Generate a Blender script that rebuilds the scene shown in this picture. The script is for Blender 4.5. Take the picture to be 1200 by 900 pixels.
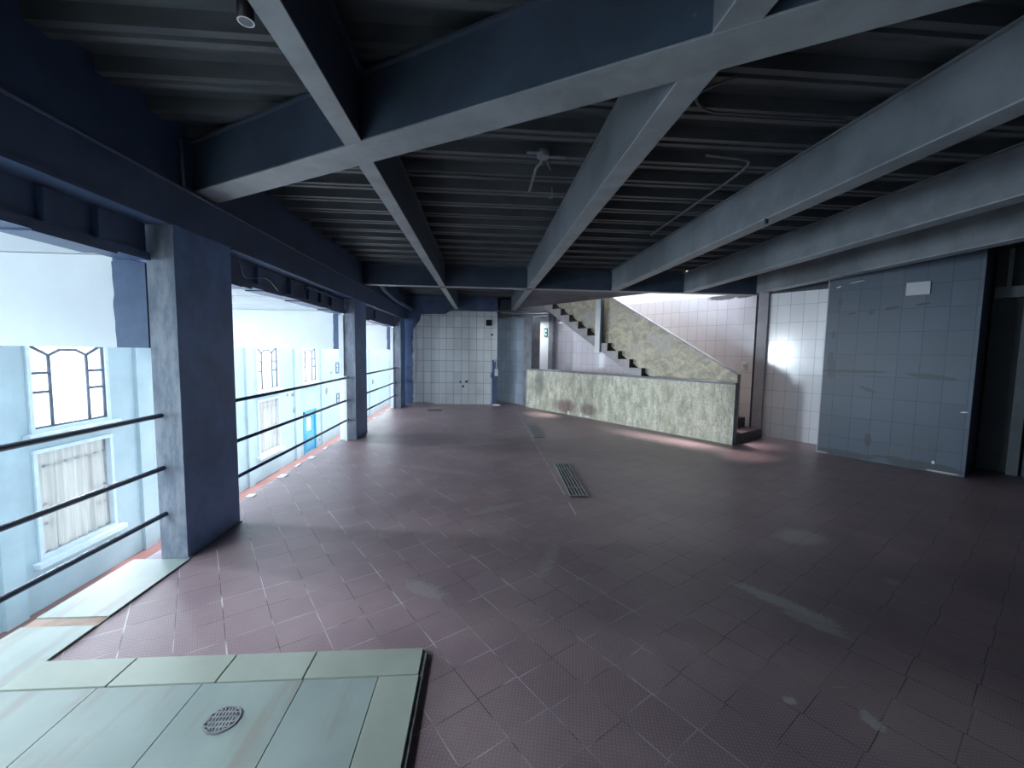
import bpy, bmesh, math, random
from mathutils import Vector, Matrix
random.seed(4)
C = bpy.context.scene.collection
for o in list(bpy.data.objects): bpy.data.objects.remove(o)

# ------------------------------------------------------------------ camera
YAW, PITCH, ROLL, FPX, CAMH = 0.0724536451, 0.0792267973, 0.0159815077, 490.787, 1.5
def cam_axes():
    y, p, r = YAW, PITCH, ROLL
    f = Vector((math.sin(y)*math.cos(p), math.cos(y)*math.cos(p), -math.sin(p)))
    rt = Vector((math.cos(y), -math.sin(y), 0)); up = rt.cross(f)
    return rt*math.cos(r)+up*math.sin(r), up*math.cos(r)-rt*math.sin(r), f
_r, _u, _f = cam_axes()
cam = bpy.data.cameras.new('camera'); camo = bpy.data.objects.new('camera', cam); C.objects.link(camo)
cam.sensor_fit = 'HORIZONTAL'; cam.sensor_width = 36; cam.lens = 36*FPX/1200; cam.clip_start = .02; cam.clip_end = 200
m = Matrix.Identity(4)
for i in range(3): m[i][0], m[i][1], m[i][2] = _r[i], _u[i], -_f[i]
m[0][3], m[1][3], m[2][3] = 0, 0, CAMH
camo.matrix_world = m
bpy.context.scene.camera = camo

# ------------------------------------------------------------------ light
SKY = 3.0
W = bpy.data.worlds.new('sky'); bpy.context.scene.world = W; W.use_nodes = True
bg = W.node_tree.nodes['Background']; bg.inputs[0].default_value = (.84, .94, 1, 1); bg.inputs[1].default_value = SKY
A33 = math.radians(32.7)
D1 = Vector((-math.sin(A33), math.cos(A33), 0)); WV = Vector((math.cos(A33), math.sin(A33), 0))   # along / across the stair grid
def UW(u, w, z=0): return D1*u + WV*w + Vector((0, 0, z))
sun = bpy.data.lights.new('sun', 'SUN'); suno = bpy.data.objects.new('sun', sun); C.objects.link(suno)
sun.energy = 5.0; sun.angle = math.radians(11); sun.color = (1, .86, .84)
suno.rotation_euler = (D1*(-.40)+WV*(-.30)+Vector((0, 0, -1))).to_track_quat('-Z', 'Y').to_euler()
def area(name, loc, direction, sx, sy, power, col, spread=180):
    l = bpy.data.lights.new(name, 'AREA'); l.shape = 'RECTANGLE'; l.size = sx; l.size_y = sy
    l.energy = power; l.color = col; l.spread = math.radians(spread)
    o = bpy.data.objects.new(name, l); C.objects.link(o); o.location = loc
    o.rotation_euler = Vector(direction).to_track_quat('-Z', 'Y').to_euler(); return o
COOL = (.72, .88, 1)
area('skylight_void_near', (-5.6, -.8, 5.2), (1, .28, -.62), 1.3, 1.8, 230, (.80, .90, 1))
area('fill_void_front', (-5.1, -.2, 3.2), (0, .55, -1), 4.2, 2.2, 140, COOL)  # unseen lamp added to brighten the face of the first bulkhead
area('fill_void_middle', (-5.1, 5.0, 2.04), (0, 0, -1), 4.6, 3.2, 30, COOL)  # unseen fill under the closed ceiling, added to brighten the void
area('fill_void_far', (-5.1, 9.0, 2.04), (0, 0, -1), 4.6, 3.2, 30, COOL)  # the farther bay's added fill, likewise under closed ceiling
area('fill_bay_middle', (-7.2, 4.5, 1.95), (1, -.15, -.38), .35, 1.6, 105, (.85, .93, 1), 105)  # unseen fill behind the first bulkhead, added to light the interior
area('fill_bay_far', (-7.2, 8.5, 1.95), (1, -.1, -.35), .35, 1.8, 190, (.85, .93, 1), 115)  # added interior fill, kept out of view behind the second bulkhead
area('fill_void_end', (-5.1, 22, 5), (0, 0, -1), 5, 20, 220, COOL)  # unseen lamp added to brighten the far end of the void
for wy in (-.2, 3.8, 7.83, 11.53, 15.27, 19.02):     # daylight entering by the tall windows
    area('window_daylight', (-8.35, wy+.8, .76), (1, 0, 0), 1.65, 1.6, 240 if wy < 5 else 34, (.82, .93, 1))
area('fill_passage', (-D1*-9.9+WV*7.8+Vector((0, 0, 2.40))), (0, 0, -1), .5, .8, 16, (.9, .95, 1))  # fill lamp added above the corridor to lift the dark passage
vs = bpy.context.scene.view_settings
vs.view_transform = 'Standard'; vs.look = 'None'; vs.gamma = 1; vs.use_curve_mapping = False; vs.exposure = .6

# ------------------------------------------------------------------ materials
class NT:
    def __init__(s, name, rough=.6, metal=0, spec=.5):
        s.m = bpy.data.materials.new(name); s.m.use_nodes = True; s.t = s.m.node_tree; s.n = s.t.nodes
        s.b = s.n['Principled BSDF']; s.b.inputs['Roughness'].default_value = rough; s.b.inputs['Metallic'].default_value = metal
        s.b.inputs['Specular IOR Level'].default_value = spec
        s.co = s.n.new('ShaderNodeTexCoord').outputs['Object']
    def lk(s, a, b): s.t.links.new(a, b)
    def setin(s, sock, v):
        if isinstance(v, bpy.types.NodeSocket): s.lk(v, sock)
        elif isinstance(v, (tuple, list)) and len(v) == 3 and sock.type == 'RGBA': sock.default_value = (*v, 1)
        else: sock.default_value = v
    def math(s, op, a, b=0, c=0):
        n = s.n.new('ShaderNodeMath'); n.operation = op
        for i, v in enumerate((a, b, c)): s.setin(n.inputs[i], v)
        return n.outputs[0]
    def mix(s, f, a, b, mode='MIX'):
        n = s.n.new('ShaderNodeMix'); n.data_type = 'RGBA'; n.blend_type = mode
        s.setin(n.inputs[0], f); s.setin(n.inputs[6], a); s.setin(n.inputs[7], b); return n.outputs[2]
    def noise(s, vec, scale, detail=4, rough=.6, ret=0, dist=0):
        n = s.n.new('ShaderNodeTexNoise'); s.lk(vec, n.inputs['Vector'])
        n.inputs['Scale'].default_value = scale; n.inputs['Detail'].default_value = detail
        n.inputs['Roughness'].default_value = rough; n.inputs['Distortion'].default_value = dist; return n.outputs[ret]
    def ramp(s, f, lo, hi):
        n = s.n.new('ShaderNodeMapRange'); n.interpolation_type = 'SMOOTHSTEP'; s.lk(f, n.inputs[0])
        n.inputs[1].default_value = lo; n.inputs[2].default_value = hi; return n.outputs[0]
    def mapping(s, vec, loc=(0, 0, 0), rot=(0, 0, 0), sc=(1, 1, 1)):
        n = s.n.new('ShaderNodeMapping'); s.lk(vec, n.inputs[0])
        n.inputs[1].default_value = loc; n.inputs[2].default_value = rot; n.inputs[3].default_value = sc; return n.outputs[0]
    def sep(s, vec):
        n = s.n.new('ShaderNodeSeparateXYZ'); s.lk(vec, n.inputs[0]); return n.outputs
    def comb(s, x, y, z=0):
        n = s.n.new('ShaderNodeCombineXYZ')
        for i, v in enumerate((x, y, z)): s.setin(n.inputs[i], v)
        return n.outputs[0]
    def brick(s, vec, w, h, mortar, c1, c2, cm, offset=0, smooth=.1, bias=0):
        n = s.n.new('ShaderNodeTexBrick'); s.lk(vec, n.inputs['Vector']); n.offset = offset; n.offset_frequency = 2; n.squash = 1
        s.setin(n.inputs['Color1'], c1); s.setin(n.inputs['Color2'], c2); s.setin(n.inputs['Mortar'], cm)
        n.inputs['Scale'].default_value = 1; n.inputs['Mortar Size'].default_value = mortar; n.inputs['Mortar Smooth'].default_value = smooth
        n.inputs['Bias'].default_value = bias; n.inputs['Brick Width'].default_value = w; n.inputs['Row Height'].default_value = h
        return n.outputs['Color'], n.outputs['Fac']
    def blob(s, xy, cx, cy, rx, ry, rot=0, soft=.6, nz=None, amt=.6):
        # one irregular patch: 1 inside, 0 outside
        v = s.mapping(xy, loc=(-cx, -cy, 0)); v = s.mapping(v, rot=(0, 0, -rot)); v = s.mapping(v, sc=(1/rx, 1/ry, 0))
        n = s.n.new('ShaderNodeVectorMath'); n.operation = 'LENGTH'; s.lk(v, n.inputs[0]); d = n.outputs['Value']
        if nz is not None: d = s.math('ADD', d, s.math('MULTIPLY', s.math('SUBTRACT', nz, .5), amt*2))
        return s.ramp(s.math('SUBTRACT', 1.0+soft/2, d), 0, soft)
    def bump(s, h, dist=.01, strength=.5):
        n = s.n.new('ShaderNodeBump'); s.lk(h, n.inputs['Height']); n.inputs['Distance'].default_value = dist
        n.inputs['Strength'].default_value = strength; s.lk(n.outputs[0], s.b.inputs['Normal'])
    def color(s, c): s.setin(s.b.inputs['Base Color'], c)
    def rough(s, r): s.setin(s.b.inputs['Roughness'], r)

def simple(name, col, rough=.6, metal=0, var=.15, scale=6, bump=0, spec=.5):
    t = NT(name, rough, metal, spec); n = t.noise(t.co, scale, 5)
    lo = tuple(c*(1-var) for c in col); hi = tuple(min(1, c*(1+var)) for c in col)
    t.color(t.mix(t.ramp(n, .3, .7), lo, hi))
    if bump: t.bump(t.noise(t.co, scale*6, 4), bump, .5)
    return t.m

def paint(name, col, worn, rough=.5):      # brushed structural paint with scuffs
    t = NT(name, rough); n = t.noise(t.co, 2.2, 6, .65); f = t.noise(t.co, 30, 3)
    lo = tuple(c*.78 for c in col); hi = tuple(c*1.25 for c in col)
    c = t.mix(t.ramp(n, .3, .7), lo, hi)
    sp = t.ramp(t.noise(t.co, 17, 6, .75), .69, .76)
    c = t.mix(t.math('MULTIPLY', sp, .55), c, worn); t.color(c)
    t.rough(t.math('ADD', t.math('MULTIPLY', n, .25), rough-.12)); t.bump(f, .002, .4); return t.m

M = {}
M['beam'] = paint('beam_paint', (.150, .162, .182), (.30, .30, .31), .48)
M['flange_lit'] = paint('flange_lit_tone', (.27, .29, .31), (.36, .36, .36), .5)  # lighter grey puts the light on the beam undersides into the colour
M['web_shade'] = paint('web_shade_tone', (.050, .070, .105), (.2, .22, .25), .5)  # dark navy puts the shade on some beam webs into the colour
M['navy'] = paint('navy_paint', (.075, .115, .21), (.26, .28, .32), .42)
M['column'] = paint('column_paint', (.16, .27, .52), (.24, .27, .34), .42)
t = NT('column_front_paint', .5)   # rubbed, chalky front face
n = t.noise(t.mapping(t.co, sc=(3, 3, .9)), 2.6, 6, .7)
t.color(t.mix(t.ramp(n, .38, .62), (.13, .155, .205), (.27, .29, .34))); t.bump(n, .004, .4); M['column_front'] = t.m
t = NT('deck_steel', .5, .15); n = t.noise(t.mapping(t.co, sc=(.4, 2, 1)), 3, 5)
t.color(t.mix(t.ramp(n, .3, .75), (.055, .062, .072), (.12, .13, .14))); M['deck'] = t.m
M['white'] = simple('white_plaster', (.78, .80, .82), .8, var=.05, scale=1.5)
M['void_ceiling'] = simple('void_ceiling_board', (.66, .68, .70), .8, var=.06, scale=1)
M['voidwall'] = simple('pale_blue_wall', (.40, .50, .545), .6, var=.08, scale=1.2)
M['black'] = simple('black_plastic', (.012, .013, .016), .4)
M['rail'] = simple('rail_paint', (.035, .050, .11), .4, var=.3)
M['leadbar'] = simple('lead_bar', (.10, .11, .15), .6)
M['lowbar'] = simple('pale_bar', (.36, .35, .38), .6)
M['frame'] = simple('window_frame_paint', (.58, .66, .72), .6, var=.06)
M['steel'] = simple('drain_steel', (.26, .275, .285), .45, .3, var=.25, scale=20)
M['dark'] = simple('dark_cavity', (.010, .010, .012), .9)
M['pvc'] = simple('white_pvc', (.72, .73, .74), .4, var=.05)
M['plate'] = simple('pale_plate', (.50, .50, .54), .5, var=.04)
M['blue'] = simple('blue_door_paint', (.05, .33, .52), .4, var=.12)
M['grey'] = simple('grey_render', (.20, .21, .24), .7, var=.25, scale=3)
M['redfloor'] = simple('red_lower_floor', (.19, .095, .09), .5, var=.15, scale=1.5)
M['bouncefloor'] = simple('bounce_lower_floor', (.50, .54, .56), .5, var=.1, scale=1.5)  # mostly unseen floor, made pale to throw cool light upward
M['edge'] = simple('slab_edge', (.34, .32, .33), .8, var=.25, scale=8)
M['pier'] = simple('mauve_grey_render', (.30, .29, .32), .7, var=.15, scale=3)
M['soffit'] = simple('soffit_plaster', (.13, .125, .145), .8, var=.15, scale=2)
M['darkwall'] = simple('charcoal_wall', (.045, .05, .062), .6, var=.2, scale=2)
M['green'] = simple('green_sign', (.03, .22, .15), .5)
M['tape'] = simple('grey_sheath', (.16, .17, .19), .5)

# floor: red-brown square tiles laid at 32.7 degrees, dimpled
t = NT('floor_tiles', .5); g = t.mapping(t.co, rot=(0, 0, -(A33+math.pi/2)))   # x runs along D1
g = t.mapping(g, loc=(.06, .063, 0))
nz = t.noise(t.co, 1.1, 5, .6); nf = t.noise(t.co, 22, 5, .7); ng = t.noise(t.co, 3.2, 2)
xf = t.sep(t.co)
mf = t.math('MULTIPLY', t.ramp(ng, .42, .62), t.math('SUBTRACT', 1.0, t.math('MULTIPLY', t.ramp(xf[0], .6, 1.3), .75)))
mort = t.mix(mf, (.055, .042, .05), (.60, .55, .55))
c, fac = t.brick(g, .213, .213, .0021, (.285, .200, .213), (.320, .230, .243), mort, offset=.04, smooth=.2)
# a few rows with a stronger white continuous joint
for wv0 in (0, 4, 7):
    gg = t.math('ABSOLUTE', t.math('SUBTRACT', t.math('FRACT', t.math('DIVIDE', t.math('ADD', t.sep(g)[1], .213*wv0+.0005), .213*9)), .001))
    c = t.mix(t.math('MULTIPLY', t.math('LESS_THAN', gg, .0016), t.math('MULTIPLY', mf, .8)), c, (.66, .62, .62))
c = t.mix(t.ramp(nz, .35, .7), t.mix(1, c, (.74, .72, .76), 'MULTIPLY'), c)
c = t.mix(t.math('MULTIPLY', t.ramp(nf, .56, .8), .35), c, (.36, .31, .33))
gx = t.sep(g)
dots = t.math('MULTIPLY', t.math('SINE', t.math('MULTIPLY', gx[0], 2*math.pi/.021)), t.math('SINE', t.math('MULTIPLY', gx[1], 2*math.pi/.021)))
dm = t.ramp(dots, .45, .9)
c = t.mix(t.math('MULTIPLY', dm, .42), c, (.46, .39, .42))
# worn pale scuffs that belong to the floor
sn = t.noise(t.co, 26, 7, .85)
scuff = None
for (cx, cy, rx, ry, ro, k) in ((1.84, 2.30, .27, .06, -.95, .6), (1.88, 2.12, .16, .05, -.95, .45), (2.66, 3.18, .20, .13, .2, .4), (2.75, 2.5, .05, .04, 0, .3),
                                (.2, 3.9, .3, .06, .5, .22), (-.55, 5.2, .5, .08, -.4, .22), (-.2, 6.6, .6, .1, .3, .22), (.5, 2.9, .3, .05, 1.2, .22), (-.35, 2.55, .16, .06, -.6, .28), (1.35, 1.62, .03, .02, 0, .7), (1.62, 1.50, .03, .05, 0, .7)):
    b = t.math('MULTIPLY', t.blob(t.co, cx, cy, rx, ry, ro, .5, sn, 1.6), k*.85)
    scuff = b if scuff is None else t.math('MAXIMUM', scuff, b)
c = t.mix(scuff, c, (.46, .48, .47))
sc = t.noise(t.mapping(t.co, rot=(0, 0, .4), sc=(1, 9, 1)), 4.5, 3, .5)
c = t.mix(t.math('MULTIPLY', t.ramp(sc, .73, .78), .5), c, (.5, .47, .48))
# long pale joint beside the linear drains
fx = t.sep(t.co)
ln = t.math('LESS_THAN', t.math('ABSOLUTE', t.math('SUBTRACT', fx[0], .88)), .006)
ln = t.math('MULTIPLY', ln, t.math('MULTIPLY', t.math('GREATER_THAN', fx[1], 3.7), t.ramp(ng, .35, .6)))
c = t.mix(t.math('MULTIPLY', ln, .8), c, (.62, .58, .58))
t.color(c); t.rough(t.math('ADD', .24, t.math('MULTIPLY', nz, .34)))
t.bump(t.math('ADD', t.math('MULTIPLY', dm, .35), t.math('SUBTRACT', 1, fac)), .003, .6); M['floor'] = t.m

def tilewall(name, c1, c2, grout, rough, tw=.205, th=.305, off=(0, 0), blobs=(), dirt=(.5, .5, .5), dirt_amt=.3, extra=None, mortar=.003, bot=None, bump=.25):
    t = NT(name, rough); s = t.sep(t.co); xy = t.comb(s[0], s[2]); g = t.mapping(xy, loc=(off[0], off[1], 0))
    c, f = t.brick(g, tw, th, mortar, c1, c2, grout, smooth=.2)
    n = t.noise(t.co, 1.7, 6, .65); n2 = t.noise(t.co, 11, 5, .75)
    c = t.mix(t.math('MULTIPLY', t.ramp(n, .45, .75), dirt_amt), c, dirt)
    for (cx, cy, rx, ry, ro, col, k) in blobs:
        c = t.mix(t.math('MULTIPLY', t.blob(xy, cx, cy, rx, ry, ro, .35, n2, .55), k), c, col)
    t.color(c); t.rough(t.math('ADD', rough, t.math('MULTIPLY', n2, .06)))
    t.bump(t.math('SUBTRACT', 1, f), .002, bump); return t.m
HOLE = (.01, .01, .012)
M['tile_back'] = tilewall('back_wall_tiles', (.66, .68, .70), (.76, .77, .78), (.12, .13, .16), .28, off=(.05, .02), dirt=(.50, .50, .52), dirt_amt=.45, mortar=.0045,
    blobs=((1.36, .62, .022, .03, 0, HOLE, 1), (1.44, .50, .032, .035, 0, HOLE, 1), (1.53, .63, .045, .03, .5, HOLE, 1), (2.22, 1.93, .03, .03, 0, HOLE, 1),
           (.1, 1.4, .12, .9, 0, (.38, .34, .34), .6), (.25, .0, .4, .06, 0, (.2, .2, .22), .7), (.02, .5, .07, .6, 0, (.15, .15, .17), .8)))
M['tile_white'] = tilewall('white_wall_tiles', (.74, .74, .78), (.80, .80, .84), (.36, .36, .40), .13, off=(.03, .06), dirt=(.66, .64, .69), dirt_amt=.3)
M['tile_stair'] = tilewall('stair_wall_tiles', (.60, .56, .61), (.66, .62, .67), (.30, .28, .32), .06, off=(.0, .06), dirt=(.54, .50, .56), dirt_amt=.4,
    blobs=((-.3, 2.62, .3, .05, 0, (.08, .07, .08), .9),))
M['tile_grey'] = tilewall('corridor_wall_tiles', (.24, .28, .34), (.30, .34, .40), (.09, .10, .13), .35, off=(.0, .02), dirt=(.12, .13, .16), dirt_amt=.5,
    blobs=[(random.uniform(.1, 1.2), random.uniform(.6, 2.0), .02, .022, 0, HOLE, .9) for _ in range(9)] + [(.9, .62, .22, .012, -.6, (.7, .72, .75), .9), (.8, .8, .05, .02, 1.2, (.7, .72, .75), .9), (.55, 1.0, .1, .25, -.4, (.12, .1, .1), .7)])
SM = (.035, .038, .045)
M['tile_dark'] = tilewall('blue_grey_wall_tiles', (.060, .084, .124), (.074, .100, .142), (.026, .034, .050), .38, tw=.23, th=.31, off=(.08, .02), dirt=(.075, .085, .105), dirt_amt=.6, mortar=.003,
    blobs=((.35, 1.28, .42, .022, .02, SM, .75), (1.18, 1.25, .22, .035, -.1, SM, .75), (.10, 1.35, .05, .22, .1, SM, .7), (.30, 2.12, .05, .016, .1, SM, .8), (.52, 2.13, .035, .04, 0, SM, .6),
           (.74, 2.17, .08, .022, .15, SM, .9), (1.05, 2.20, .07, .018, .15, SM, .9), (.15, 2.3, .03, .06, 0, SM, .5), (.10, 1.82, .025, .06, 0, (.05, .04, .04), .7), (.55, 1.03, .10, .022, -.4, SM, .7), (.6, .30, .04, .09, 0, SM, .7),
           (.3, .05, .35, .05, 0, SM, .8), (1.2, .06, .38, .06, 0, SM, .8), (.8, .1, .2, .02, .1, SM, .7),
           (.12, 2.52, .03, .008, .3, (.8, .8, .8), .9), (.33, 2.57, .09, .006, .15, (.8, .8, .8), .7), (1.51, .82, .035, .008, .1, (.8, .8, .8), .9), (1.28, .13, .015, .02, 0, (.8, .8, .8), .9), (1.36, .02, .16, .01, 0, (.6, .6, .6), .7), (.05, .02, .1, .012, 0, (.5, .5, .5), .6)))

# weathered plaster: streaked parapet, stained balustrade
t = NT('streaked_plaster', .75); v = t.mapping(t.co, sc=(1, 1, .16)); n1 = t.noise(v, 9, 7, .75); n2 = t.noise(t.co, 2, 5); n3 = t.noise(t.co, 26, 5, .8)
nm = t.noise(t.mapping(t.co, sc=(1.6, 1, .7)), 4.2, 8, .72)
c = t.mix(t.ramp(nm, .34, .66), (.38, .37, .29), (.78, .75, .62))
c = t.mix(t.math('MULTIPLY', t.ramp(n1, .50, .66), .55), c, (.80, .78, .66))
c = t.mix(t.math('MULTIPLY', t.ramp(t.noise(v, 14, 5, .7), .56, .70), .55), c, (.15, .155, .125))
c = t.mix(t.math('MULTIPLY', t.ramp(n2, .5, .7), .4), c, (.38, .36, .22))
c = t.mix(t.math('MULTIPLY', t.ramp(n3, .50, .66), .55), c, (.13, .13, .11))
s = t.sep(t.co); xz = t.comb(s[0], s[2])
for (cx, cy, rx, ry, col, k) in ((1.5, .18, .35, .16, (.16, .075, .085), .7), (2.25, .2, .25, .12, (.15, .08, .085), .6), (.55, .7, .18, .35, (.12, .115, .11), .6), (1.62, .04, .035, .045, (.85, .85, .85), 1), (2.02, .045, .03, .05, (.85, .85, .85), 1), (2.2, .03, .10, .02, (.8, .8, .78), 1)):
    c = t.mix(t.math('MULTIPLY', t.blob(xz, cx, cy, rx, ry, 0, .8, n3, 1.3), k), c, col)
t.color(c); t.bump(n3, .012, .6); M['parapet'] = t.m
t = NT('stained_plaster', .7); n1 = t.noise(t.mapping(t.co, rot=(0, .5, 0), sc=(1, 1, 1.5)), 5.0, 9, .78, dist=.45); n2 = t.noise(t.co, 1.6, 4); n3 = t.noise(t.co, 20, 6, .8)
c = t.mix(t.ramp(n1, .38, .62), (.26, .21, .12), (.74, .63, .38))
c = t.mix(t.ramp(n2, .52, .68), c, (.52, .46, .40)); c = t.mix(t.math('MULTIPLY', t.ramp(n3, .50, .64), .6), c, (.14, .125, .09))
s = t.sep(t.co); c = t.mix(t.math('MULTIPLY', t.ramp(s[0], -2.0, -.3), .45), c, (.48, .45, .42))
t.color(c); t.bump(n1, .01, .5); M['balustrade'] = t.m
M['stairside'] = simple('stair_render', (.40, .37, .38), .8, var=.12, scale=5)
M['riser'] = simple('black_riser', (.02, .018, .02), .5)
M['tread'] = simple('dark_red_step', (.085, .06, .07), .5, var=.2)
t = NT('pale_green_tile', .3); n = t.noise(t.co, 1.5, 5); n2 = t.noise(t.mapping(t.co, rot=(0, 0, .75), sc=(3.5, .5, 1)), 2.0, 3)
c = t.mix(t.ramp(n, .3, .7), (.235, .285, .27), (.31, .36, .34)); c = t.mix(t.math('MULTIPLY', t.ramp(n2, .50, .66), .6), c, (.24, .215, .18))
c = t.mix(t.math('MULTIPLY', t.ramp(t.noise(t.co, 30, 5, .8), .6, .75), .25), c, (.3, .3, .25)); t.color(c); t.rough(t.math('ADD', .2, t.math('MULTIPLY', n, .3))); M['paletile'] = t.m
M['bordertile'] = simple('olive_pale_tile', (.32, .355, .305), .35, var=.1, scale=2)
M['grout'] = simple('grout_edge', (.17, .18, .17), .9, var=.3, scale=20)
M['brown'] = simple('brown_mortar', (.30, .22, .18), .8, var=.2, scale=10)
t = NT('curtain_cloth', .9); wv_ = t.noise(t.mapping(t.co, sc=(1, 5, .25)), 2.5, 4)
t.color(t.mix(t.ramp(wv_, .3, .7), (.42, .40, .38), (.66, .63, .60)))
tr = t.n.new('ShaderNodeBsdfTranslucent'); tr.inputs[0].default_value = (.34, .32, .30, 1); mx = t.n.new('ShaderNodeMixShader'); mx.inputs[0].default_value = .35
t.lk(t.b.outputs[0], mx.inputs[1]); t.lk(tr.outputs[0], mx.inputs[2]); t.lk(mx.outputs[0], t.n['Material Output'].inputs[0]); M['curtain'] = t.m
t = NT('window_glass', .02); tb = t.n.new('ShaderNodeBsdfTransparent'); tb.inputs[0].default_value = (.93, .97, 1, 1); gb = t.n.new('ShaderNodeBsdfGlossy'); gb.inputs['Roughness'].default_value = .03
mx = t.n.new('ShaderNodeMixShader'); mx.inputs[0].default_value = .06; t.lk(tb.outputs[0], mx.inputs[1]); t.lk(gb.outputs[0], mx.inputs[2]); t.lk(mx.outputs[0], t.n['Material Output'].inputs[0]); M['glass'] = t.m

# ------------------------------------------------------------------ mesh helpers
def box(bm, x0, x1, y0, y1, z0, z1, mi=0):
    vs_ = [bm.verts.new(p) for p in ((x0,y0,z0),(x1,y0,z0),(x1,y1,z0),(x0,y1,z0),(x0,y0,z1),(x1,y0,z1),(x1,y1,z1),(x0,y1,z1))]
    for f in ((0,3,2,1),(4,5,6,7),(0,1,5,4),(1,2,6,5),(2,3,7,6),(3,0,4,7)):
        bm.faces.new([vs_[i] for i in f]).material_index = mi
def prism(bm, pts, axis, a, b, mi=0):      # polygon pts extruded along axis 'x','y' or 'z'
    def P(p, t_):
        return {'x': (t_, p[0], p[1]), 'y': (p[0], t_, p[1]), 'z': (p[0], p[1], t_)}[axis]
    va = [bm.verts.new(P(p, a)) for p in pts]; vb = [bm.verts.new(P(p, b)) for p in pts]
    n = len(pts); bm.faces.new(va).material_index = mi; bm.faces.new(vb[::-1]).material_index = mi
    for i in range(n): bm.faces.new((va[i], vb[i], vb[(i+1) % n], va[(i+1) % n])).material_index = mi
def tube(bm, pts, r, seg=10, mi=0):
    pts = [Vector(p) for p in pts]; rings = []
    for i, p in enumerate(pts):
        d = (pts[min(i+1, len(pts)-1)]-pts[max(i-1, 0)]).normalized()
        ref = Vector((0, 0, 1)) if abs(d.z) < .9 else Vector((1, 0, 0))
        a = d.cross(ref).normalized(); b = d.cross(a)
        rings.append([bm.verts.new(p+(a*math.cos(k*2*math.pi/seg)+b*math.sin(k*2*math.pi/seg))*r) for k in range(seg)])
    for i in range(len(rings)-1):
        for k in range(seg): bm.faces.new((rings[i][k], rings[i][(k+1) % seg], rings[i+1][(k+1) % seg], rings[i+1][k])).smooth = True
    for r_ in (rings[0], rings[-1]): bm.faces.new(r_)
def arc(pts, rad=.06, n=5):                # round the corners of a polyline
    pts = [Vector(p) for p in pts]; out = [pts[0]]
    for i in range(1, len(pts)-1):
        a = (pts[i-1]-pts[i]); b = (pts[i+1]-pts[i]); r = min(rad, a.length*.45, b.length*.45)
        p0 = pts[i]+a.normalized()*r; p2 = pts[i]+b.normalized()*r
        for k in range(n+1):
            s_ = k/n; out.append(p0*(1-s_)**2+pts[i]*2*s_*(1-s_)+p2*s_*s_)
    out.append(pts[-1]); return out
def cyl(bm, c, r, h, axis='z', seg=24, r2=None, mi=0):
    r2 = r if r2 is None else r2; va = []; vb = []
    for k in range(seg):
        a = k*2*math.pi/seg; x, y = math.cos(a), math.sin(a)
        for lst, rr, hh in ((va, r, 0), (vb, r2, h)):
            q = {'z': (x*rr, y*rr, hh), 'x': (hh, x*rr, y*rr), 'y': (x*rr, hh, y*rr)}[axis]
            lst.append(bm.verts.new(Vector(c)+Vector(q)))
    bm.faces.new(va); bm.faces.new(vb)
    for k in range(seg): bm.faces.new((va[k], va[(k+1) % seg], vb[(k+1) % seg], vb[k])).smooth = True
def obj(name, bm, mats, parent=None, loc=(0, 0, 0), rz=0, bevel=0):
    bmesh.ops.recalc_face_normals(bm, faces=bm.faces)
    me = bpy.data.meshes.new(name); bm.to_mesh(me); bm.free()
    for m_ in (mats if isinstance(mats, (list, tuple)) else [mats]): me.materials.append(m_)
    o = bpy.data.objects.new(name, me); C.objects.link(o); o.location = loc; o.rotation_euler = (0, 0, rz)
    if parent: o.parent = parent
    if bevel:
        b = o.modifiers.new('bevel', 'BEVEL'); b.width = bevel; b.segments = 2; b.limit_method = 'ANGLE'
    return o
def BM(): return bmesh.new()
def boxes(*bs):
    bm = BM()
    for b in bs: box(bm, *b)
    return bm
def tag(o, label, cat, group=None):
    o['label'] = label; o['category'] = cat
    if group: o['group'] = group
    return o
def thing(name, label, cat, loc=(0, 0, 0), rz=0, group=None):
    o = bpy.data.objects.new(name, None); C.objects.link(o); o.empty_display_size = .1; o.location = loc; o.rotation_euler = (0, 0, rz)
    return tag(o, label, cat, group)
def struct(name, bm, mats, loc=(0, 0, 0), rz=0, bevel=0, label=None):
    o = obj(name, bm, mats, None, loc, rz, bevel); o['kind'] = 'structure'
    if label: o['label'] = label
    return o
RZ = A33 + math.pi/2          # local x along D1 (away from camera to the left)
RZN = A33 - math.pi/2         # local x along -D1, local y along +WV
# with RZN: local +x = -D1, local +y = +WV, z up

# ------------------------------------------------------------------ structure: floor
XE = -2.30
struct('floor', boxes((XE, 12, -3.6, 15.5, -.30, 0)), M['floor'], label='red-brown dimpled tile floor laid on the diagonal')
# pale ledge outside the near railing
bm = BM()
for (y0, y1) in ((-3.6, -1.2), (-1.195, .2), (.205, 2.265), (2.345, 2.985)):
    box(bm, -2.40, -2.03, y0, y1, -.02, .012)
o = struct('trim_1', bm, M['paletile'], label='pale green tile edging under the near railing')
struct('trim_2', boxes((-2.398, -2.031, 2.267, 2.343, -.02, .006)), M['brown'], label='brown strip of missing tile in the pale edging')
struct('trim_3', boxes((-2.345, -2.30, -3.6, 15.5, -.30, -.001)), M['edge'], label='pale edge of the floor slab above the void')
# broken pale chips along the far edge
bm = BM()
for y in (3.95, 4.25, 4.9, 5.35, 5.75, 6.3, 8.3, 9.1, 9.8, 10.3):
    l_ = random.uniform(.05, .14); box(bm, -2.34, -2.34+random.uniform(.03, .09), y, y+l_, 0, .008)
struct('trim_4', bm, M['white'], label='chipped white tile remains along the slab edge')

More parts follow.
